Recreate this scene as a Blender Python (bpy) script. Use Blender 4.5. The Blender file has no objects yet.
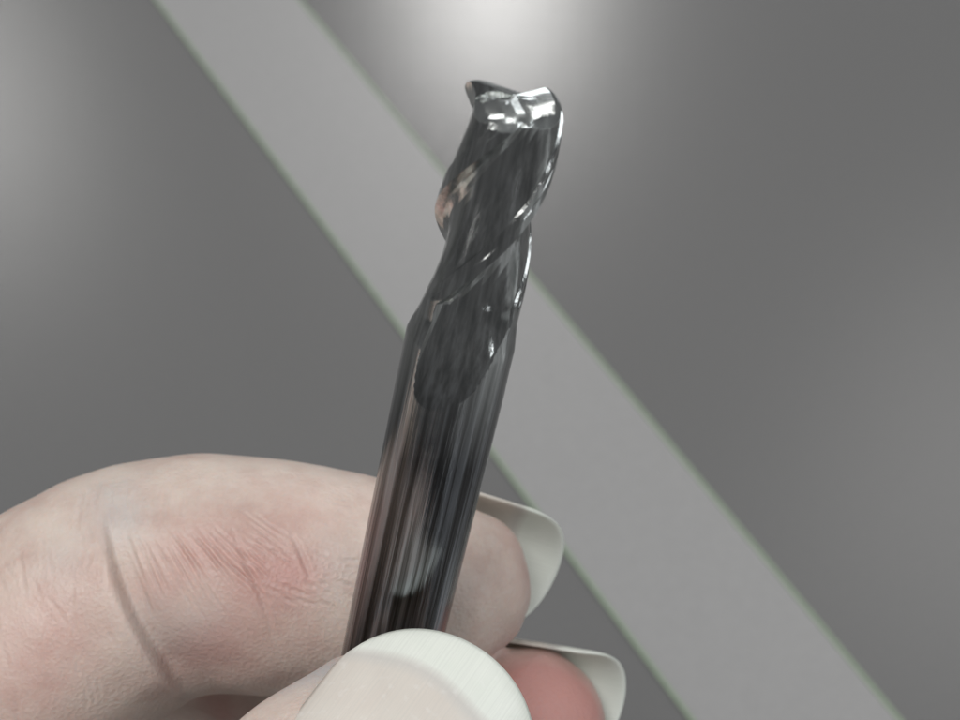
import bpy, bmesh, math
import numpy as np
from mathutils import Vector, Matrix
from mathutils.bvhtree import BVHTree
from mathutils.kdtree import KDTree

scene = bpy.context.scene
COL = scene.collection
R = math.radians

# ------------------------------------------------------------------ camera
PITCH = 51.0                       # the phone looks down at the bench
CAM = np.array([0.0, 0.0, 0.256])
AX_R = np.array([1.0, 0.0, 0.0])
AX_U = np.array([0.0, math.sin(R(PITCH)), math.cos(R(PITCH))])
AX_F = np.array([0.0, math.cos(R(PITCH)), -math.sin(R(PITCH))])
FPX = 1600.0                       # focal length in photograph pixels (960 wide)

cam_d = bpy.data.cameras.new('camera')
cam_d.sensor_width = 36.0
cam_d.lens = 36.0 * FPX / 960.0
cam_d.clip_start = 0.002
cam_d.clip_end = 50.0
cam_d.dof.use_dof = True
cam_d.dof.focus_distance = 0.098
cam_d.dof.aperture_fstop = 66.0
cam_o = bpy.data.objects.new('camera', cam_d)
COL.objects.link(cam_o)
cam_o.location = CAM
cam_o.rotation_euler = (R(90 - PITCH), 0, 0)
scene.camera = cam_o

def W(p):
    """millimetres in the camera's frame (right, up, depth) -> metres in the world"""
    p = np.asarray(p, float) / 1000.0
    return CAM + p[..., 0:1] * AX_R + p[..., 1:2] * AX_U + p[..., 2:3] * AX_F

def PX(u, v, z):
    """photo pixel at depth z (mm) -> camera frame mm"""
    return np.array([(u - 480.0) / FPX * z, (360.0 - v) / FPX * z, z])

def ray_world(u, v):
    d = (u - 480.0) / FPX * AX_R + (360.0 - v) / FPX * AX_U + AX_F
    return d / np.linalg.norm(d)

# ------------------------------------------------------------------ world and lamps
world = bpy.data.worlds.new('World')
scene.world = world
world.use_nodes = True
bg = world.node_tree.nodes['Background']
bg.inputs['Color'].default_value = (0.98, 0.98, 1.0, 1)
bg.inputs['Strength'].default_value = 0.10

def lamp(name, loc, target, sx, sy, power, color=(1, 1, 1), shape='RECTANGLE'):
    d = bpy.data.lights.new(name, 'AREA')
    d.shape = shape
    d.size = sx
    d.size_y = sy
    d.energy = power
    d.color = color
    o = bpy.data.objects.new(name, d)
    COL.objects.link(o)
    o.location = loc
    v = Vector(target) - Vector(loc)
    o.rotation_euler = v.to_track_quat('-Z', 'Y').to_euler()
    return o

def mirror_spot(u, v, height):
    """where a ceiling lamp hangs that the bench mirrors at this pixel"""
    d = ray_world(u, v)
    hit = CAM + d * (CAM[2] / -d[2])
    r = d * np.array([1, 1, -1])
    return hit + r * (height / r[2])

CEIL = 1.9
AIM = (0.0, 0.10, 0.15)
lamp('added_tip_lamp', mirror_spot(495, -22, CEIL), AIM, 0.22, 0.22, 10.5, (1.0, 0.98, 0.96))
lamp('added_tip_lamp', mirror_spot(-75, 105, CEIL), AIM, 0.45, 0.45, 5.5, (1.0, 0.98, 0.96))
lamp('added_tip_lamp', mirror_spot(1025, 490, CEIL), AIM, 0.6, 0.6, 2.6, (1.0, 0.98, 0.96))
lamp('added_tip_lamp', (-0.45, -0.25, 1.9), AIM, 1.0, 0.5, 28, (1.0, 0.99, 0.98))
lamp('added_tip_lamp', (2.1, 2.25, 1.75), AIM, 0.6, 0.6, 3.6, (1.0, 0.98, 0.96))  # added unseen light, placed so a relief facet of the cutting end mirrors it
lamp('added_tip_panel', (0.75, 2.9, 0.95), AIM, 1.5, 0.45, 7, (0.96, 0.98, 1.0))  # added panel light, no window known: brightens the cutter-tip facets
lamp('added_side_fill', (1.5, -0.75, 0.95), AIM, 0.8, 0.9, 5, (0.95, 0.98, 1.0))  # added broad fill from the right to lighten the flutes
lamp('added_strip', (1.5, -0.1, 1.25), AIM, 0.06, 1.5, 8, (0.95, 0.98, 1.0))  # added narrow light for a thin streak along the flutes
lamp('added_strip', (0.45, -1.5, 1.2), AIM, 0.10, 1.5, 3.5, (0.95, 0.98, 1.0))  # added narrow light, reflected as a lengthwise streak on the shank
lamp('added_strip', (-1.6, -0.5, 1.1), AIM, 0.12, 1.5, 5, (1.0, 0.98, 0.95))  # another added narrow light for shank streaks, from the left

scene.view_settings.view_transform = 'Standard'
scene.view_settings.look = 'None'
scene.view_settings.gamma = 1.0
scene.view_settings.use_curve_mapping = False
scene.view_settings.exposure = 0.0

# ------------------------------------------------------------------ helpers
def link(name, me, parent=None):
    o = bpy.data.objects.new(name, me)
    COL.objects.link(o)
    if parent is not None:
        o.parent = parent
    return o

def mesh_from(name, verts, faces, smooth=True):
    me = bpy.data.meshes.new(name)
    me.from_pydata([tuple(map(float, v)) for v in verts], [], [tuple(int(i) for i in f) for f in faces])
    me.update()
    if smooth:
        me.shade_smooth()
    return me

def tag(o, label=None, cat=None, group=None, kind=None):
    if label: o['label'] = label
    if cat: o['category'] = cat
    if group: o['group'] = group
    if kind: o['kind'] = kind
    return o

class NT:
    """small helper for node materials"""
    def __init__(self, name):
        self.m = bpy.data.materials.new(name)
        self.m.use_nodes = True
        self.t = self.m.node_tree
        self.b = self.t.nodes['Principled BSDF']
        self.out = self.t.nodes['Material Output']
    def n(self, typ, **kw):
        node = self.t.nodes.new(typ)
        for k, v in kw.items():
            if k.startswith('_'):
                setattr(node, k[1:], v)
            else:
                node.inputs[k.replace('__', ' ')].default_value = v
        return node
    def l(self, a, b):
        self.t.links.new(a, b)
    def mix(self, fac, a, b, blend='MIX'):
        m = self.t.nodes.new('ShaderNodeMix')
        m.data_type = 'RGBA'
        m.blend_type = blend
        for sock, val in ((m.inputs[0], fac), (m.inputs[6], a), (m.inputs[7], b)):
            if hasattr(val, 'node'):
                self.l(val, sock)
            else:
                sock.default_value = val
        return m.outputs[2]
    def ramp(self, src, stops):
        r = self.t.nodes.new('ShaderNodeValToRGB')
        el = r.color_ramp.elements
        while len(el) < len(stops):
            el.new(0.5)
        for e, (p, c) in zip(el, stops):
            e.position = p
            e.color = c if len(c) == 4 else (*c, 1)
        self.l(src, r.inputs[0])
        return r.outputs[0]

def g(v):
    return (v, v, v, 1)

# ------------------------------------------------------------------ materials
def mat_bench(name, base, rough, spec=0.5):
    k = NT(name)
    tc = k.n('ShaderNodeTexCoord')
    n1 = k.n('ShaderNodeTexNoise', Scale=5.0, Detail=2.0, Roughness=0.5)
    n2 = k.n('ShaderNodeTexNoise', Scale=1400.0, Detail=1.0)
    for n in (n1, n2):
        k.l(tc.outputs['Object'], n.inputs['Vector'])
    c = k.mix(k.ramp(n2.outputs[0], [(0.3, g(0)), (0.7, g(1))]),
              (base * .92, base * .92, base * .92, 1), (base * 1.08, base * 1.08, base * 1.08, 1))
    c = k.mix(n1.outputs[0], (base * .97, base * .97, base * .97, 1), c)
    k.l(c, k.b.inputs['Base Color'])
    k.b.inputs['Roughness'].default_value = rough
    k.b.inputs['Specular IOR Level'].default_value = spec
    bp = k.n('ShaderNodeBump', Strength=0.12, Distance=0.0003)
    k.l(n2.outputs[0], bp.inputs['Height'])
    k.l(bp.outputs[0], k.b.inputs['Normal'])
    return k.m

def mat_edge():
    k = NT('strip_edge_green')
    k.b.inputs['Base Color'].default_value = (0.21, 0.268, 0.19, 1)
    k.b.inputs['Roughness'].default_value = 0.45
    return k.m

def mat_carbide(name, base, rough, streak=0.05, drawn=0.3, shank=0):
    """polished grey carbide: tool coordinates in mm sit in the attribute 'tool'"""
    k = NT(name)
    at = k.n('ShaderNodeAttribute', _attribute_name='tool')
    mp = k.n('ShaderNodeMapping')
    mp.inputs['Scale'].default_value = (0.6, 0.6, 40.0)
    k.l(at.outputs['Vector'], mp.inputs['Vector'])
    gr = k.n('ShaderNodeTexNoise', Scale=1.0, Detail=3.0, Roughness=0.6)
    k.l(mp.outputs[0], gr.inputs['Vector'])
    bl = k.n('ShaderNodeTexNoise', Scale=0.9, Detail=3.0, Roughness=0.6)
    k.l(at.outputs['Vector'], bl.inputs['Vector'])
    k.b.inputs['Metallic'].default_value = 1.0
    col = k.mix(bl.outputs[0], (base * .82, base * .87, base * .88, 1), (base * 1.05, base * 1.1, base * 1.06, 1))
    k.l(col, k.b.inputs['Base Color'])
    r = k.n('ShaderNodeMapRange')
    r.inputs['From Min'].default_value = 0.3
    r.inputs['From Max'].default_value = 0.7
    r.inputs['To Min'].default_value = rough * 0.8
    r.inputs['To Max'].default_value = rough * 1.25
    k.l(bl.outputs[0], r.inputs['Value'])
    k.l(r.outputs[0], k.b.inputs['Roughness'])
    bp = k.n('ShaderNodeBump', Strength=streak, Distance=0.00004)
    k.l(gr.outputs[0], bp.inputs['Height'])
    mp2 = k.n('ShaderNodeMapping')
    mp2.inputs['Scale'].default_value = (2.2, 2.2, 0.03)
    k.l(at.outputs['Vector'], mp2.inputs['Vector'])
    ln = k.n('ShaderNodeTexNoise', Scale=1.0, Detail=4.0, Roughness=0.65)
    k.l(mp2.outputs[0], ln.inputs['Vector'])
    bp2 = k.n('ShaderNodeBump', Strength=drawn, Distance=0.00012)
    k.l(ln.outputs[0], bp2.inputs['Height'])
    if shank:
        sx = k.n('ShaderNodeSeparateXYZ')
        k.l(at.outputs['Vector'], sx.inputs[0])
        z = k.n('ShaderNodeMapRange')
        z.inputs['From Min'].default_value = -1.0
        z.inputs['From Max'].default_value = -8.0
        z.inputs['To Min'].default_value = 0.22
        z.inputs['To Max'].default_value = drawn
        k.l(sx.outputs[2], z.inputs['Value'])
        k.l(z.outputs[0], bp2.inputs['Strength'])
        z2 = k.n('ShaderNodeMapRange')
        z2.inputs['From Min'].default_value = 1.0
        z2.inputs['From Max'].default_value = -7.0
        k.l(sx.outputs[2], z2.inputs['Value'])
        shank_refl = k.ramp(ln.outputs[0], [(0.41, (base * shank * .45,) * 3), (0.50, (base * shank * .9, base * shank * .93, base * shank * .98)), (0.59, (base * shank * 1.7, base * shank * 1.8, base * shank * 1.95))])  # dark and light reflection stripes of the shank, painted into its colour
        flute_refl = k.ramp(ln.outputs[0], [(0.36, (base * .55, base * .58, base * .57)), (0.50, (base * .98, base * 1.0, base * .99)), (0.64, (base * 1.45, base * 1.5, base * 1.5))])  # reflected streaks in the flutes, likewise painted as darker and lighter bands
        cf = k.mix(0.65, col, flute_refl)
        c2 = k.mix(z2.outputs[0], cf, shank_refl)
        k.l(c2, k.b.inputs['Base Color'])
    k.l(bp.outputs[0], bp2.inputs['Normal'])
    k.l(bp2.outputs[0], k.b.inputs['Normal'])
    return k.m

def mat_skin():
    k = NT('skin')
    tc = k.n('ShaderNodeTexCoord')
    red = k.n('ShaderNodeAttribute', _attribute_name='redness')
    n1 = k.n('ShaderNodeTexNoise', Scale=220.0, Detail=4.0, Roughness=0.6)
    n2 = k.n('ShaderNodeTexNoise', Scale=900.0, Detail=3.0, Roughness=0.6)
    v1 = k.n('ShaderNodeTexVoronoi', Scale=3300.0)
    n3 = k.n('ShaderNodeTexNoise', Scale=4200.0, Detail=2.0)
    for n in (n1, n2, v1, n3):
        k.l(tc.outputs['Object'], n.inputs['Vector'])
    pale = (0.55, 0.47, 0.415, 1)
    c = k.mix(k.ramp(n1.outputs[0], [(0.35, g(0)), (0.68, g(1))]), pale, (0.47, 0.355, 0.31, 1))
    c = k.mix(k.ramp(n2.outputs[0], [(0.45, g(0)), (0.75, g(0.5))]), c, (0.58, 0.50, 0.45, 1))
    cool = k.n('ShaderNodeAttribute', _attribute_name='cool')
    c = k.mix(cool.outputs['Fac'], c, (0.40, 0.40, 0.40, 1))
    c = k.mix(red.outputs['Fac'], c, (0.45, 0.235, 0.21, 1))
    k.l(c, k.b.inputs['Base Color'])
    k.b.inputs['Roughness'].default_value = 0.46
    k.b.inputs['Specular IOR Level'].default_value = 0.35
    k.b.subsurface_method = 'RANDOM_WALK'
    k.b.inputs['Subsurface Weight'].default_value = 0.38
    k.b.inputs['Subsurface Radius'].default_value = (1.0, 0.45, 0.3)
    k.b.inputs['Subsurface Scale'].default_value = 0.0006
    b1 = k.n('ShaderNodeBump', Strength=0.26, Distance=0.00012)
    k.l(v1.outputs['Distance'], b1.inputs['Height'])
    b2 = k.n('ShaderNodeBump', Strength=0.35, Distance=0.0001)
    k.l(n3.outputs[0], b2.inputs['Height'])
    k.l(b1.outputs[0], b2.inputs['Normal'])
    k.l(b2.outputs[0], k.b.inputs['Normal'])
    return k.m

def mat_nail():
    k = NT('nail_keratin')
    fr = k.n('ShaderNodeAttribute', _attribute_name='free')
    ac = k.n('ShaderNodeAttribute', _attribute_name='across')
    n1 = k.n('ShaderNodeTexNoise', Scale=60.0, Detail=3.0)
    n1.noise_dimensions = '1D'
    k.l(ac.outputs['Fac'], n1.inputs['W'])
    tc = k.n('ShaderNodeTexCoord')
    n2 = k.n('ShaderNodeTexNoise', Scale=500.0, Detail=3.0)
    k.l(tc.outputs['Object'], n2.inputs['Vector'])
    bed = k.mix(n2.outputs[0], (0.77, 0.74, 0.68, 1), (0.73, 0.67, 0.61, 1))
    tip = k.mix(n2.outputs[0], (0.82, 0.86, 0.79, 1), (0.88, 0.90, 0.85, 1))
    f = k.ramp(fr.outputs['Fac'], [(0.40, g(0)), (0.50, g(0.35)), (0.58, g(1.0))])
    line = k.ramp(fr.outputs['Fac'], [(0.40, g(0)), (0.49, g(0.28)), (0.58, g(0.0))])
    c = k.mix(f, bed, tip)
    c = k.mix(line, c, (0.42, 0.40, 0.42, 1))
    c = k.mix(k.ramp(n1.outputs[0], [(0.35, g(0.16)), (0.6, g(0.0))]), c, (0.55, 0.56, 0.54, 1))
    c = k.mix(k.ramp(fr.outputs['Fac'], [(0.80, g(0.0)), (1.0, g(0.12))]), c, (0.60, 0.64, 0.61, 1))
    sp = k.n('ShaderNodeTexNoise', Scale=1500.0, Detail=2.0)
    k.l(tc.outputs['Object'], sp.inputs['Vector'])
    c = k.mix(k.ramp(sp.outputs[0], [(0.60, g(0.0)), (0.75, g(0.25))]), c, (0.92, 0.92, 0.9, 1))
    k.l(c, k.b.inputs['Base Color'])
    k.b.inputs['Roughness'].default_value = 0.3
    k.b.inputs['Specular IOR Level'].default_value = 0.4
    bp = k.n('ShaderNodeBump', Strength=0.25, Distance=0.00008)
    k.l(n1.outputs[0], bp.inputs['Height'])
    k.l(bp.outputs[0], k.b.inputs['Normal'])
    tr = k.n('ShaderNodeBsdfTranslucent')
    k.l(c, tr.inputs['Color'])
    ms = k.n('ShaderNodeMixShader')
    ms.inputs[0].default_value = 0.3
    k.l(k.b.outputs[0], ms.inputs[1])
    k.l(tr.outputs[0], ms.inputs[2])
    k.l(ms.outputs[0], k.out.inputs['Surface'])
    return k.m

M_BENCH = mat_bench('bench_grey', 0.125, 0.225)
M_STRIP = mat_bench('strip_grey', 0.25, 0.33)
M_EDGE = mat_edge()
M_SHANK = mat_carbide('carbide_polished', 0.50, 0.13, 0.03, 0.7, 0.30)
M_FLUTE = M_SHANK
M_TIP = mat_carbide('carbide_ground', 0.75, 0.2, 0.12, 0.03)
M_SKIN = mat_skin()
M_NAIL = mat_nail()

# ------------------------------------------------------------------ bench and strip
def box_mesh(name, x0, x1, y0, y1, z0, z1, bev=0.0):
    bm = bmesh.new()
    bmesh.ops.create_cube(bm, size=1.0)
    for v in bm.verts:
        v.co = ((x0 + x1) / 2 + v.co.x * (x1 - x0), (y0 + y1) / 2 + v.co.y * (y1 - y0), (z0 + z1) / 2 + v.co.z * (z1 - z0))
    if bev:
        bmesh.ops.bevel(bm, geom=bm.edges[:], offset=bev, segments=2, affect='EDGES')
    me = bpy.data.meshes.new(name)
    bm.to_mesh(me)
    bm.free()
    return me

bench = link('benchtop', box_mesh('benchtop', -0.75, 0.75, -0.35, 0.95, -0.03, 0.0, 0.003))
bench.data.materials.append(M_BENCH)
tag(bench, 'smooth dark grey benchtop far below the hand', 'benchtop', kind='structure')

def ground(u, v):
    d = ray_world(u, v)
    return CAM + d * (CAM[2] / -d[2])

def strip_edge(px):
    """line through the points of one edge, as (point, direction) on the bench"""
    a, b = ground(*px[0]), ground(*px[1])
    return a, (b - a) / np.linalg.norm(b - a)

eA, dA = strip_edge([(155, 0), (690, 720)])
eB, dB = strip_edge([(300, 0), (900, 720)])
sd = dA + dB
sd /= np.linalg.norm(sd)                    # strip runs this way
sn = np.array([-sd[1], sd[0], 0])
oA = np.dot(eA, sn); oB = np.dot(eB, sn)
lo, hi = min(oA, oB), max(oA, oB)

def flat_strip(name, o0, o1, z0, z1, t0, t1):
    vs = []
    for z in (z0, z1):
        for t, o in ((t0, o0), (t1, o0), (t1, o1), (t0, o1)):
            p = sd * t + sn * o
            vs.append((p[0], p[1], z))
    fs = [(3, 2, 1, 0), (4, 5, 6, 7), (0, 1, 5, 4), (1, 2, 6, 5), (2, 3, 7, 6), (3, 0, 4, 7)]
    return mesh_from(name, vs, fs, smooth=False)

tmid = np.dot((eA + eB) / 2, sd)
T0, T1 = tmid - 0.42, tmid + 0.42
strip = link('bench_strip', flat_strip('bench_strip', lo + .0006, hi - .0006, 0.0001, 0.0004, T0, T1))
strip.data.materials.append(M_STRIP)
tag(strip, 'pale grey straight strip with thin green edges lying across the benchtop', 'strip')
for o0, o1 in ((lo - .0002, lo + .0005), (hi - .0005, hi + .0002)):
    e = link('edge_line', flat_strip('edge_line', o0, o1, 0.0001, 0.0005, T0, T1), strip)
    e.data.materials.append(M_EDGE)

# ------------------------------------------------------------------ end mill
RT = 3.0; R_SH = 3.25                                        # 6 mm cutter
A_AX = np.array([0.189, 0.811, -0.551]); A_AX /= np.linalg.norm(A_AX)
A_P = np.array([-1.20, 0.878, 93.7])            # point of the axis, s = 0
e1 = np.array([1.0, 0, 0]) - A_AX[0] * A_AX; e1 /= np.linalg.norm(e1)
e2 = np.array([0, 0, 1.0]) - A_AX[2] * A_AX - e1[2] * e1; e2 /= np.linalg.norm(e2)
S_TIP, S_FL, S_END = 16.3, -5.5, -34.0
LEAD = 25.5
CORNER = 42.0                                   # angle of one tooth corner at the tip

def tool_to_cam(q):
    q = np.asarray(q, float)
    return A_P + q[..., 0:1] * e1 + q[..., 1:2] * e2 + q[..., 2:3] * A_AX

PROF = [(0, 3.0), (0.8, 2.84), (1.6, 2.66), (3.0, 2.46), (6, 2.28), (10, 2.12), (18, 2.04), (30, 2.02), (45, 2.08),
        (58, 2.21), (70, 2.36), (82, 2.52), (92, 2.64), (97.5, 2.70), (99, 2.86), (108, 2.91), (109, 2.95), (120, 3.0)]
pa = np.array([p[0] for p in PROF], float)
pr = np.array([p[1] for p in PROF], float)
samp = np.unique(np.concatenate([pa, np.arange(4, 120, 2.5), np.linspace(0, 4, 7)]))[:-1]

def smooth_prof(phi):
    return np.interp(phi, pa, pr)

def flute_mesh():
    ss = np.concatenate([np.arange(S_FL, S_TIP + 0.6, 0.12)])
    ns = len(samp) * 3
    verts = []
    for s in ss:
        x = max(0.0, 4.6 - s)
        rmax = RT + (R_SH - RT) * min(1.0, max(0.0, (2.6 - s) / 1.8))
        lift = 0.195 * x * x / (x + 1.2)
        se = s if s > 3.9 else 3.9 + (s - 3.9) * 0.12      # the wheel leaves nearly straight
        ed = CORNER + (se - S_TIP) * 360.0 / LEAD
        for k in range(3):
            p0 = smooth_prof(samp)
            bl = min(1.0, max(0.0, (3.4 - s) / 2.2))
            p0 = p0 + (rmax - p0) * bl * np.clip((samp - 70) / 35.0, 0, 1)
            rr = np.minimum(rmax, p0 + lift)
            an = np.radians(ed + 120 * k + samp)
            for r_, a_ in zip(rr, an):
                verts.append((r_ * math.cos(a_), r_ * math.sin(a_), s))
    faces = []
    n = len(ss)
    for i in range(n - 1):
        for j in range(ns):
            faces.append((i * ns + j, i * ns + (j + 1) % ns, (i + 1) * ns + (j + 1) % ns, (i + 1) * ns + j))
    faces.append(tuple(range(ns - 1, -1, -1)))
    faces.append(tuple((n - 1) * ns + j for j in range(ns)))
    return mesh_from('flute_section', verts, faces)

def tip_drop(r, psi):
    """how far the end face lies under the tip plane, psi degrees behind a cutting edge"""
    y = r * math.sin(R(min(psi, 90)))
    rc = 0.9                                      # rounded corner
    d = 0.03 * (RT - r)
    if r > RT - rc:
        q = min(1.0, (r - (RT - rc)) / rc)
        d += rc - rc * math.sqrt(max(0.0, 1 - q * q * 0.97))
    f1, f2 = 0.42, 1.05
    rel = math.tan(R(8)) * min(y, f1)
    if y > f1: rel += math.tan(R(18)) * (min(y, f2) - f1)
    if y > f2: rel += math.tan(R(27)) * (y - f2)
    if y > 1.75: rel += (math.tan(R(46)) - math.tan(R(27))) * (y - 1.75)
    # gash ground in front of the next tooth's edge
    w = r * math.sin(R(max(0.0, 120 - psi))) if psi > 30 else 9
    gash = (0.10 + 0.44 * r) - 0.42 * w
    return d + max(rel, gash if r > 0.12 else rel, 0.0)

def tip_cutter():
    psis = np.concatenate([[0.0], np.linspace(1.5, 118.5, 53), [119.6]])
    rs = np.array([0.0001, .12, .25, .4, .6, .8, 1.0, 1.25, 1.5, 1.75, 2.0, 2.25, 2.5, 2.75, 3.0, 3.3])
    cols = []
    for k in range(3):
        for p in psis[::-1]:
            cols.append((CORNER + 120 * k - p, p))
    cols.sort(key=lambda c: c[0])
    nv = len(cols)
    verts, faces = [], []
    for r_ in rs:
        for an, p in cols:
            verts.append((r_ * math.cos(R(an)), r_ * math.sin(R(an)), S_TIP - tip_drop(r_, p)))
    nr = len(rs)
    for i in range(nr - 1):
        for j in range(nv):
            faces.append((i * nv + j, i * nv + (j + 1) % nv, (i + 1) * nv + (j + 1) % nv, (i + 1) * nv + j))
    faces.append(tuple(range(nv)))
    base = len(verts)
    for an, p in cols:
        verts.append((3.3 * math.cos(R(an)), 3.3 * math.sin(R(an)), S_TIP + 3))
    o = (nr - 1) * nv
    for j in range(nv):
        faces.append((o + j, o + (j + 1) % nv, base + (j + 1) % nv, base + j))
    faces.append(tuple(base + j for j in range(nv)))
    me = mesh_from('cutter', verts, faces, False)
    bm = bmesh.new(); bm.from_mesh(me)
    bmesh.ops.triangulate(bm, faces=bm.faces[:])
    bmesh.ops.recalc_face_normals(bm, faces=bm.faces[:])
    bm.to_mesh(me); bm.free()
    return me

def to_world_mesh(me):
    """tool-frame mm -> world metres, keeping the tool-frame coordinates as an attribute"""
    n = len(me.vertices)
    co = np.empty(n * 3, np.float32)
    me.vertices.foreach_get('co', co)
    co = co.reshape(-1, 3)
    at = me.attributes.new('tool', 'FLOAT_VECTOR', 'POINT')
    at.data.foreach_set('vector', co.ravel())
    w = W(tool_to_cam(co)).astype(np.float32)
    me.vertices.foreach_set('co', w.ravel())
    me.update()

def evaluated(o, name):
    dg = bpy.context.evaluated_depsgraph_get()
    dg.update()
    return bpy.data.meshes.new_from_object(o.evaluated_get(dg), depsgraph=dg)

mill = bpy.data.objects.new('end_mill', None)
COL.objects.link(mill)
mill.empty_display_size = 0.005
tag(mill, 'dark polished end mill with spiral flutes held upright between the fingers', 'end mill')

fl_me = flute_mesh()
tmp = link('tmp', fl_me)
cut = link('tmp_cut', tip_cutter())
md = tmp.modifiers.new('b', 'BOOLEAN')
md.operation = 'DIFFERENCE'
md.object = cut
md.solver = 'EXACT'
cut_me = evaluated(tmp, 'flute_section')
for o in (tmp, cut):
    bpy.data.objects.remove(o)

# split the ground end face off the fluted body: faces that look along the tip
def split_by(me, sel, name):
    bm = bmesh.new(); bm.from_mesh(me)
    bm.faces.ensure_lookup_table()
    bmesh.ops.delete(bm, geom=[f for f in bm.faces if not sel(f)], context='FACES')
    out = bpy.data.meshes.new(name)
    bm.to_mesh(out); bm.free()
    return out

def on_end(f):
    c = f.calc_center_median()
    r_ = math.hypot(c.x, c.y)
    an = math.degrees(math.atan2(c.y, c.x))
    psi = (CORNER - an) % 120
    return c.z > 5 and abs(c.z - (S_TIP - tip_drop(r_, psi))) < 0.09 + 0.0 or (c.z > S_TIP - 1.9 and abs(f.normal.z) > 0.35)

body_me = split_by(cut_me, lambda f: not on_end(f), 'fluted_body')
end_me = split_by(cut_me, on_end, 'cutting_end')
print('end faces', len(end_me.polygons), 'body', len(body_me.polygons))
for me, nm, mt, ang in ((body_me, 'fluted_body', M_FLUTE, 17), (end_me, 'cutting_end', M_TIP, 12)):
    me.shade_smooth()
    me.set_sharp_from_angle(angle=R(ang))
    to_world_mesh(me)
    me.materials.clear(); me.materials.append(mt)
    link(nm, me, mill)

# shank: turned cylinder with a chamfered foot
prof = [(0.0, S_END), (2.8, S_END), (R_SH, S_END + 0.5)] + [(R_SH, s) for s in np.linspace(S_END + 1.5, S_FL, 30)]
NS = 128
vs, fs = [], []
for r_, s in prof[1:]:
    for j in range(NS):
        a_ = 2 * math.pi * j / NS
        vs.append((r_ * math.cos(a_), r_ * math.sin(a_), s))
for i in range(len(prof) - 2):
    for j in range(NS):
        fs.append((i * NS + j, i * NS + (j + 1) % NS, (i + 1) * NS + (j + 1) % NS, (i + 1) * NS + j))
fs.append(tuple(range(NS - 1, -1, -1)))
sh_me = mesh_from('shank', vs, fs)
sh_me.set_sharp_from_angle(angle=R(25))
to_world_mesh(sh_me)
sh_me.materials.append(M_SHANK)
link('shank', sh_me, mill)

# ------------------------------------------------------------------ hand
def unit(v):
    v = np.asarray(v, float)
    return v / np.linalg.norm(v)

def catmull(P, n):
    P = np.asarray(P, float)
    Q = np.vstack([2 * P[0] - P[1], P, 2 * P[-1] - P[-2]])
    d = np.linalg.norm(np.diff(Q[:, :3], axis=0), axis=1) ** 0.5
    t = np.concatenate([[0], np.cumsum(np.maximum(d, 1e-6))])
    out = []
    m = len(P) - 1
    tt = np.linspace(t[1], t[-2], n)
    for x in tt:
        i = min(max(np.searchsorted(t, x, side='right') - 1, 1), m)
        t0, t1, t2, t3 = t[i - 1:i + 3]
        A1 = (t1 - x) / (t1 - t0) * Q[i - 1] + (x - t0) / (t1 - t0) * Q[i]
        A2 = (t2 - x) / (t2 - t1) * Q[i] + (x - t1) / (t2 - t1) * Q[i + 1]
        A3 = (t3 - x) / (t3 - t2) * Q[i + 1] + (x - t2) / (t3 - t2) * Q[i + 2]
        B1 = (t2 - x) / (t2 - t0) * A1 + (x - t0) / (t2 - t0) * A2
        B2 = (t3 - x) / (t3 - t1) * A2 + (x - t1) / (t3 - t1) * A3
        out.append((t2 - x) / (t2 - t1) * B1 + (x - t1) / (t2 - t1) * B2)
    return np.array(out)

HV, HF = [], []
def tube(stations, cap0=0.6, cap1=0.9, n=90, m=48, ex=2.15):
    """stations: (centre xyz, half-size along the dorsal axis, half-size across, dorsal xyz), all in mm"""
    P = np.array([[*s[0], s[1], s[2], *s[3]] for s in stations], float)
    C = catmull(P, n)
    c = C[:, :3]
    T = np.gradient(c, axis=0)
    T /= np.linalg.norm(T, axis=1)[:, None]
    U = C[:, 5:8]
    U = U - (U * T).sum(1)[:, None] * T
    U /= np.linalg.norm(U, axis=1)[:, None]
    V = np.cross(T, U)
    rows = []
    th = np.linspace(0, 2 * np.pi, m, endpoint=False)
    cs = np.sign(np.cos(th)) * np.abs(np.cos(th)) ** (2 / ex)
    sn_ = np.sign(np.sin(th)) * np.abs(np.sin(th)) ** (2 / ex)
    def ring(c_, U_, V_, a_, b_):
        return c_ + a_ * cs[:, None] * U_ + b_ * sn_[:, None] * V_
    for k in np.linspace(82, 8, 9):
        q = math.sin(R(k)); w = math.cos(R(k))
        rows.append(ring(c[0] - T[0] * cap0 * min(C[0, 3], C[0, 4]) * q, U[0], V[0], C[0, 3] * w, C[0, 4] * w))
    for i in range(n):
        rows.append(ring(c[i], U[i], V[i], C[i, 3], C[i, 4]))
    for k in np.linspace(6, 84, 12):
        q = math.sin(R(k)); w = math.cos(R(k))
        rows.append(ring(c[-1] + T[-1] * cap1 * min(C[-1, 3], C[-1, 4]) * q, U[-1], V[-1], C[-1, 3] * w, C[-1, 4] * w))
    off = sum(len(v) for v in HV)
    nr = len(rows)
    HV.append(np.vstack(rows))
    for i in range(nr - 1):
        for j in range(m):
            HF.append((off + i * m + j, off + i * m + (j + 1) % m, off + (i + 1) * m + (j + 1) % m, off + (i + 1) * m + j))
    HF.append(tuple(off + j for j in range(m - 1, -1, -1)))
    HF.append(tuple(off + (nr - 1) * m + j for j in range(m)))
    return c, T, U, V

def pst(u, v, z, h, d, U):
    """station from a photo pixel: half-size h given in pixels, d in mm"""
    return (PX(u, v, z), h / FPX * z, d, U)

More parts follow.
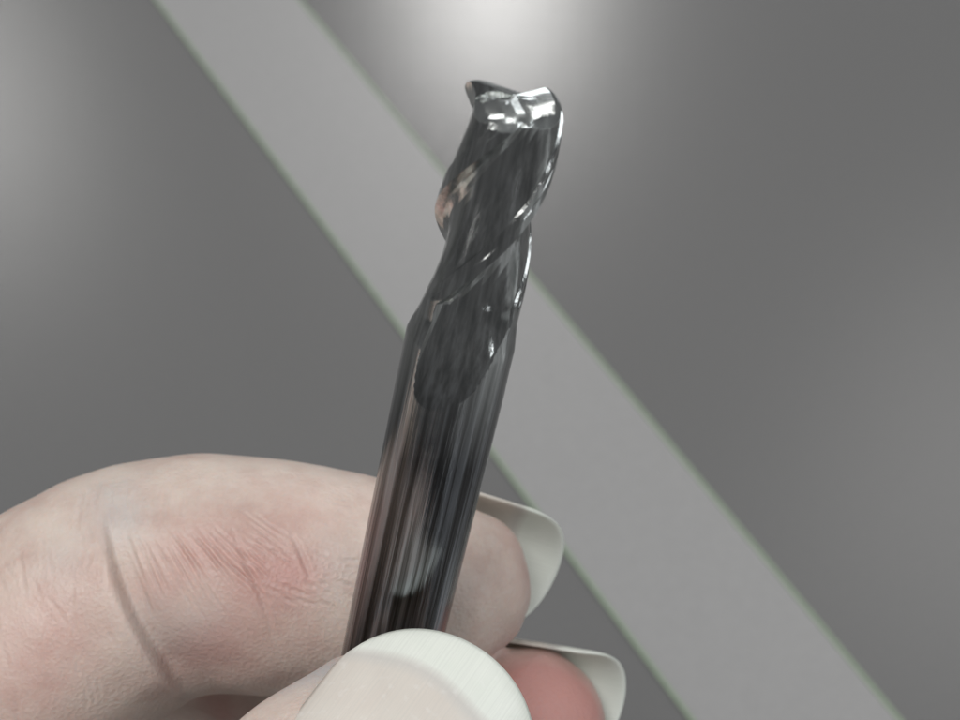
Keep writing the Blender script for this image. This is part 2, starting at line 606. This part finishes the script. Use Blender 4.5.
ID = (0.05, 0.75, 0.66)         # index: back of the finger looks up and away
idx = [pst(-455, 862, 122, 165, 10.5, ID), pst(-330, 800, 121, 146, 10, ID), pst(-180, 728, 119, 132, 9.3, ID), pst(-40, 682, 118, 134, 9.3, ID),
       pst(50, 638, 117, 134, 9.3, ID), pst(120, 595, 117, 126, 9.0, ID), pst(200, 574, 117, 118, 8.6, ID), pst(290, 579, 117, 115, 8.3, ID),
       pst(370, 588, 117, 108, 7.9, ID), pst(425, 590, 117.3, 97, 7.2, ID), pst(466, 585, 117.8, 81, 6.2, ID), pst(488, 582, 118.2, 65, 5.2, ID)]
i_fr = tube(idx, cap1=0.62)

MD = (0.0, 0.70, 0.71)
mid_tip = PX(538, 724, 121)
mid = [((-64, -43, 136), 10, 10, MD), ((-47, -32, 141), 9, 9.2, MD), ((-28, -23, 143), 9, 9.2, MD), ((-16, -25, 138), 8.2, 8.4, MD),
       ((-6, -28, 131), 7.4, 7.6, MD), (PX(488, 724, 125), 6.9, 7.0, MD), (mid_tip, 5.6, 6.0, MD)]
m_fr = tube(mid, cap1=0.75)

RD = (0.3, 0.5, 0.8)
ring = [((-66, -50, 153), 10, 10, RD), ((-48, -44, 160), 9, 9, RD), ((-30, -43, 163), 9, 9, (0.7, .5, .6)), ((-20, -53, 158), 8, 8, (1, 0, .3)),
        ((-20, -64, 150), 7.4, 7.4, (1, -.2, 0)), ((-28, -73, 142), 6.4, 6.6, (.7, -.8, 0))]
r_fr = tube(ring, cap1=0.8)
lit = [((-72, -57, 168), 9, 9, RD), ((-57, -55, 175), 8, 8, RD), ((-42, -56, 177), 7.8, 7.8, (.7, .5, .6)), ((-34, -66, 171), 7, 7, (1, 0, .3)),
       ((-35, -76, 163), 6.4, 6.4, (1, -.2, 0)), ((-43, -84, 156), 5.4, 5.6, (.7, -.8, 0))]
l_fr = tube(lit, cap1=0.8)

# thumb, nail towards the viewer
TD = (0.15, 0.40, -0.90)
TT = unit((0.56, 0.70, 0.44))
t_tip = np.array([-5.2, -26.0, 101.0])
thumb = [((-92, -66, 114), 17, 16, (-.3, .3, -.9)), ((-66, -65, 102), 14, 14, (-.3, .3, -.9)), ((-42, -59, 93.5), 11.3, 11.8, (-.3, .4, -.9)),
         ((-27, -50.5, 91.2), 9.8, 10.6, (-.2, .4, -.9)), (t_tip - TT * 17, 8.4, 10.8, TD), (t_tip - TT * 9, 7.0, 10.6, TD),
         (t_tip - TT * 2, 6.2, 9.6, TD), (t_tip + TT * 2.5, 5.1, 7.8, TD)]
t_fr = tube(thumb, cap1=0.75, n=110)

# palm, heel of the hand, wrist and forearm down to the bench
PD = (-0.15, 0.85, 0.25)
tube([((-132, -62, 124), 17, 24, (-.1, .9, -.3)), ((-105, -55, 134), 15, 34, (-.1, .93, .36)), ((-82, -49, 141), 12, 36, (-.1, .93, .36)), ((-66, -47, 144), 10, 34, (-.1, .93, .36))], cap0=0.8, cap1=0.8)
tube([((-285, -140, 150), 36, 40, (-.1, .9, -.3)), ((-230, -108, 141), 35, 40, (-.1, .9, -.3)), ((-170, -78, 130), 22, 29, (-.1, .9, -.3)), ((-132, -62, 125), 17, 25, (-.1, .9, -.3)), ((-112, -58, 130), 15, 27, (-.1, .9, -.1))], cap0=0.7, cap1=0.6)
tube([((-128, -66, 120), 14, 16, (-.2, .6, -.8)), ((-100, -60, 117), 15, 17, (-.2, .6, -.8)), ((-74, -50, 119), 11, 14, (-.2, .6, -.8))], cap0=0.6, cap1=0.8, n=40)

raw = mesh_from('raw', np.vstack(HV), HF)
tmp = link('tmp', raw)
md = tmp.modifiers.new('r', 'REMESH')
md.mode = 'VOXEL'
md.voxel_size = 0.6
hand_me = evaluated(tmp, 'hand')
bpy.data.objects.remove(tmp)

def coords(me):
    a = np.empty(len(me.vertices) * 3, np.float64)
    b = np.empty(len(me.vertices) * 3, np.float32)
    me.vertices.foreach_get('co', b)
    return b.reshape(-1, 3).astype(np.float64)

def edges_of(me):
    e = np.empty(len(me.edges) * 2, np.int32)
    me.edges.foreach_get('vertices', e)
    return e.reshape(-1, 2)

def laplace(co, e, it, lam=0.5, w=None):
    n = len(co)
    deg = np.bincount(e.ravel(), minlength=n).astype(float)
    deg[deg == 0] = 1
    for _ in range(it):
        s = np.zeros_like(co)
        for k in range(3):
            s[:, k] = np.bincount(e[:, 0], co[e[:, 1], k], n) + np.bincount(e[:, 1], co[e[:, 0], k], n)
        d = (s / deg[:, None] - co) * lam
        co = co + (d if w is None else d * w[:, None])
    return co

co = coords(hand_me)
ed = edges_of(hand_me)
# soften the joins where the fingers meet the palm, keep the finger ends crisp
w = np.clip((-22.0 - co[:, 0]) / 30.0, 0.0, 1.0)
co = laplace(co, ed, 4)
co = laplace(co, ed, 30, 0.5, w)
hand_me.vertices.foreach_set('co', co.astype(np.float32).ravel())
hand_me.update()

# finer skin where the photograph looks at it closely
def proj(c):
    return 480 + FPX * c[:, 0] / c[:, 2], 360 - FPX * c[:, 1] / c[:, 2]
bm = bmesh.new(); bm.from_mesh(hand_me)
fe = set()
for f in bm.faces:
    c = f.calc_center_median()
    u = 480 + FPX * c.x / c.z; v = 360 - FPX * c.y / c.z
    if -60 < u < 680 and 420 < v < 780 and f.normal.dot(c) < 0.35 * c.length and c.z < 135:
        for e_ in f.edges:
            fe.add(e_)
bmesh.ops.subdivide_edges(bm, edges=list(fe), cuts=6, use_grid_fill=True)
bm.to_mesh(hand_me); bm.free()
co = coords(hand_me)
ed = edges_of(hand_me)
co = laplace(co, ed, 22)

# --- creases: polylines traced on the skin, then pressed into it
hand_me.vertices.foreach_set('co', co.astype(np.float32).ravel()); hand_me.update()
bvh = BVHTree.FromPolygons([Vector(v) for v in co], [tuple(p.vertices) for p in hand_me.polygons])
def skin_at(u, v):
    d = Vector(((u - 480) / FPX, (360 - v) / FPX, 1)).normalized()
    h = bvh.ray_cast(Vector((0, 0, 0)), d)
    return None if h[0] is None else np.array(h[0])
def on_skin(poly, step=3.0):
    pts = []
    for (a, b) in zip(poly[:-1], poly[1:]):
        L = math.hypot(b[0] - a[0], b[1] - a[1])
        k = max(1, int(L / step))
        for i in range(k):
            t = i / k
            pts.append((a[0] + (b[0] - a[0]) * t, a[1] + (b[1] - a[1]) * t))
    pts.append(poly[-1])
    out = [skin_at(*p) for p in pts]
    return np.array([p for p in out if p is not None])

nrm = np.empty(len(hand_me.vertices) * 3, np.float32)
hand_me.vertices.foreach_get('normal', nrm)
nrm = nrm.reshape(-1, 3).astype(float)
disp = np.zeros(len(co))
redv = np.zeros(len(co))
coolv = np.zeros(len(co))
rng = np.random.default_rng(5)

def smoothline(poly):
    return [tuple(p[:2]) for p in catmull([(x, y, 0) for x, y in poly], max(6, len(poly) * 4))]

def crease(poly, width, depth, ridge=0.0, fade=0.25):
    pts = on_skin(smoothline(poly))
    if len(pts) < 2:
        return
    lo_, hi_ = pts.min(0) - width * 4, pts.max(0) + width * 4
    near = np.where(((co > lo_) & (co < hi_)).all(1))[0]
    if not len(near):
        return
    best = np.full(len(near), 1e9); tpos = np.zeros(len(near))
    for i in range(len(pts) - 1):
        a, b = pts[i], pts[i + 1]
        ab = b - a; L2 = max(ab @ ab, 1e-9)
        t = np.clip(((co[near] - a) @ ab) / L2, 0, 1)
        d = np.linalg.norm(co[near] - (a + t[:, None] * ab), axis=1)
        m_ = d < best
        best[m_] = d[m_]; tpos[m_] = (i + t[m_]) / (len(pts) - 1)
    f = np.clip(np.minimum(tpos, 1 - tpos) / max(fade, 1e-3), 0, 1)
    f = f * f * (3 - 2 * f)
    q = best / width
    disp[near] += f * (-depth * np.exp(-q * q) + ridge * np.exp(-((q - 1.9) / 0.8) ** 2))

def blush(u, v, rad, amt, redv=redv):
    p = skin_at(u, v)
    if p is not None:
        d = np.linalg.norm(co - p, axis=1) / rad
        redv[:] += amt * np.exp(-d * d)

# the deep fold inside the bent joint
FOLD = [(104, 486), (106, 520), (113, 560), (127, 604), (148, 645), (174, 684), (196, 712)]
def fold(poly, up, depth, run):
    pts = on_skin(smoothline(poly))
    near = np.where(((co > pts.min(0) - 9) & (co < pts.max(0) + 9)).all(1) & (np.abs(nrm[:, 0]) < .98))[0]
    best = np.full(len(near), 1e9); tpos = np.zeros(len(near)); side = np.ones(len(near))
    for i in range(len(pts) - 1):
        a, b = pts[i], pts[i + 1]
        ab = b - a; L2 = max(ab @ ab, 1e-9)
        t = np.clip(((co[near] - a) @ ab) / L2, 0, 1)
        dv = co[near] - (a + t[:, None] * ab)
        d = np.linalg.norm(dv, axis=1)
        m_ = d < best
        best[m_] = d[m_]; tpos[m_] = (i + t[m_]) / (len(pts) - 1)
        side[m_] = np.sign((dv[:, 0] * -ab[1] + dv[:, 1] * ab[0]))[m_]
    f = np.clip(np.minimum(tpos / 0.45, (1 - tpos) / 0.2), 0, 1)
    f = f * f * (3 - 2 * f)
    x = best * side                       # > 0: fingertip side of the fold
    right = -depth * np.exp(-np.maximum(x, 0) / run)
    left = up * np.exp(-(np.minimum(x, 0) / 3.2) ** 2)
    m_ = 1 / (1 + np.exp(-x / 0.19))
    disp[near] += f * (left * (1 - m_) + right * m_)
fold(FOLD, 0.42, 1.55, 2.4)
crease(FOLD, 0.28, 0.30, 0.0, 0.35)
crease([(x + 16, y - 6) for x, y in FOLD[1:5]], 0.3, 0.12, 0.03, 0.4)
# long cross lines of the middle joint
crease([(228, 522), (243, 556), (256, 585), (266, 612), (276, 650)], 0.20, 0.16, 0.04, 0.4)
crease([(284, 520), (297, 545), (308, 572), (313, 592)], 0.20, 0.13, 0.03, 0.45)
crease([(240, 600), (262, 622), (276, 650), (292, 676)], 0.28, 0.05, 0.02, 0.4)
# fan of fine wrinkles
for k in range(30):
    t = k / 29
    x0 = 122 + 124 * t + rng.normal() * 2; y0 = 536 - 12 * t + rng.normal() * 11
    ang = R(69 - 40 * t + 3 * math.sin(k * 1.7))
    L = 92 - 22 * t + rng.normal() * 14
    poly = [(x0 + L * q * math.cos(ang) + rng.normal() * .5, y0 + L * q * math.sin(ang) + 5 * q * q) for q in (0, .25, .5, .75, 1)]
    crease(poly, 0.125, (0.095 + 0.035 * math.sin(k * 3.3)) * (1 - 0.4 * t), 0.055 * (1 - 0.4 * t), 0.5)
for k in range(22):
    x0 = rng.uniform(235, 345); y0 = rng.uniform(500, 600)
    ang = R(30 - 20 * (x0 - 235) / 110 + rng.normal() * 5)
    L = rng.uniform(22, 40)
    poly = [(x0 + L * q * math.cos(ang), y0 + L * q * math.sin(ang)) for q in (0, .33, .66, 1)]
    crease(poly, 0.14, rng.uniform(0.025, 0.05), 0.025, 0.45)
# base segment of the finger: faint lengthwise and cross lines
for k in range(26):
    x0 = rng.uniform(-10, 105); y0 = rng.uniform(520, 690)
    ang = R(78 + rng.normal() * 14)
    L = rng.uniform(22, 60)
    poly = [(x0 + L * q * math.cos(ang), y0 + L * q * math.sin(ang)) for q in (0, .33, .66, 1)]
    crease(poly, 0.16, rng.uniform(0.02, 0.05), 0.02, 0.45)
# back of the joint
for k in range(9):
    x0 = 84 + k * 15 + rng.normal() * 3
    crease([(x0, 470 + rng.uniform(0, 12)), (x0 - 5, 500), (x0 - 6 + rng.normal() * 3, 530 + rng.uniform(-10, 10))], 0.2, rng.uniform(.02, .05), 0.02, 0.4)

for (u, v, rad, amt) in ((205, 545, 2.6, .42), (262, 574, 2.8, .50), (300, 575, 1.8, .40), (160, 580, 2.4, .30), (235, 640, 3.5, .30), (60, 620, 4.0, .18),
                         (300, 520, 3.0, .20), (200, 665, 3.0, .32), (20, 690, 5.0, .25), (560, 705, 4.6, .95), (520, 690, 3.5, .5), (590, 720, 3.0, .5),
                         (512, 536, 1.2, .22), (525, 562, 1.2, .2), (526, 585, 2.0, .2), (220, 708, 3.0, .5), (305, 640, 2.0, .15)):
    blush(u, v, rad, amt)

redv *= 1.12
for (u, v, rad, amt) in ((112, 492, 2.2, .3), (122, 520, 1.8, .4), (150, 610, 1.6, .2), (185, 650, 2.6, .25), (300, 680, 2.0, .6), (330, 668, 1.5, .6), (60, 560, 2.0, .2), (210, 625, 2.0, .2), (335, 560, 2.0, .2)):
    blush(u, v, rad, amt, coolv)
# uneven soft tissue
def wobble(p):
    return (np.sin(p[:, 0] * .9 + 1.3 * np.sin(p[:, 1] * .7)) * np.sin(p[:, 1] * .8 + .5) * np.sin(p[:, 2] * .6 + 1.0))
disp += 0.07 * wobble(co)
co = co + nrm * disp[:, None]
co = laplace(co, ed, 1, 0.3)
hand_me.vertices.foreach_set('co', W(co).astype(np.float32).ravel())
at = hand_me.attributes.new('redness', 'FLOAT', 'POINT')
at.data.foreach_set('value', np.clip(redv, 0, 1).astype(np.float32))
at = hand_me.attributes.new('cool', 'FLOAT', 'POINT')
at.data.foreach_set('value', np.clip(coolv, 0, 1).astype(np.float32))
hand_me.materials.clear(); hand_me.materials.append(M_SKIN)
hand_me.shade_smooth()
hand_me.update()
hand = link('hand', hand_me)
tag(hand, 'pale left hand with long natural nails pinching a dark cutting tool', 'hand')

# ------------------------------------------------------------------ fingernails
def nail(O, T, U, rn, amax, Lback, Lfree, sag, name='fingernail', th=0.32, rnd=3.5, flare=0.0):
    """curved plate: O on the finger axis at the end of the nail bed (mm, camera frame)"""
    T = unit(T); U = unit(np.asarray(U) - np.dot(U, T) * T); V = np.cross(T, U)
    na, nl = 41, 45
    outer, inner, fr, ac = [], [], [], []
    for i in range(na):
        x = -1 + 2 * i / (na - 1)
        a = amax * x
        end = Lfree - rnd * (1 - math.sqrt(max(0.0, 1 - 0.985 * x * x)))
        bed = -0.25 - 0.9 * x * x + 0.25 * math.sin(x * 5)
        for j in range(nl):
            q = j / (nl - 1)
            start = -Lback + 2.6 * (1 - math.sqrt(max(0.0, 1 - 0.95 * x * x)))
            l = start + (end - start) * q
            rr = rn * (1 + flare * max(0, l))
            drop = sag * (l + Lback) ** 2 + 1.1 * max(0.0, 1 - (l - start) / 1.5) ** 2
            er = min(1.0, (1 - q) / 0.05, (1 - abs(x)) / 0.06)
            t_ = th * (0.25 + 0.75 * math.sqrt(max(0, er)))
            base = O + T * l - U * (drop + rn)
            dirn = U * math.cos(a) + V * math.sin(a)
            outer.append(base + U * 0 + dirn * (rr + t_ / 2) + 0 * U)
            inner.append(base + dirn * (rr - t_ / 2))
            fr.append(0.5 + (l - bed) / 8.0)
            ac.append(x)
    n = na * nl
    verts = np.array(outer + inner)
    faces = []
    for i in range(na - 1):
        for j in range(nl - 1):
            a_, b_, c_, d_ = i * nl + j, (i + 1) * nl + j, (i + 1) * nl + j + 1, i * nl + j + 1
            faces.append((a_, b_, c_, d_)); faces.append((n + d_, n + c_, n + b_, n + a_))
    for i in range(na - 1):
        for j in (0, nl - 1):
            a_, b_ = i * nl + j, (i + 1) * nl + j
            faces.append((a_, n + a_, n + b_, b_) if j == 0 else (b_, n + b_, n + a_, a_))
    for j in range(nl - 1):
        for i in (0, na - 1):
            a_, b_ = i * nl + j, i * nl + j + 1
            faces.append((b_, n + b_, n + a_, a_) if i == 0 else (a_, n + a_, n + b_, b_))
    me = mesh_from(name, W(verts), faces)
    for nm, val in (('free', fr), ('across', ac)):
        at = me.attributes.new(nm, 'FLOAT', 'POINT')
        at.data.foreach_set('value', np.array(val + val, np.float32))
    bm = bmesh.new(); bm.from_mesh(me)
    bmesh.ops.recalc_face_normals(bm, faces=bm.faces[:])
    bm.to_mesh(me); bm.free()
    me.shade_smooth()
    me.materials.append(M_NAIL)
    return link(name, me, hand)

# O is the top of the plate at the end of the bed
nU = unit((0.20, 0.30, 0.93))
nT = unit((0.93, -0.27, 0.05))
nail(PX(500, 580, 117.6) + nU * 5.4, nT, nU, 6.0, R(62), 9.0, 3.7, 0.004, rnd=5.0)
mU = unit((0.12, 0.50, 0.86))
mT = unit((0.97, -0.08, -0.18))
nail(PX(566, 723, 121) + mU * 5.5, mT, mU, 6.2, R(62), 9.0, 4.4, 0.004, rnd=4.2)
tU = unit((0.22, 0.40, -0.89))
nail(t_tip + TT * 4.5 + tU * 6.5, TT - 0.07 * tU, tU, 10.0, R(46), 11.0, 3.3, 0.002, rnd=6.5)
c, T, U, V = r_fr
nail(c[-1] + U[-1] * 6.2, T[-1], U[-1], 6.0, R(70), 8.0, 3.4, 0.004)
c, T, U, V = l_fr
nail(c[-1] + U[-1] * 5.2, T[-1], U[-1], 5.2, R(70), 7.0, 3.2, 0.004)
print('hand verts', len(hand_me.vertices), 'faces', len(hand_me.polygons))
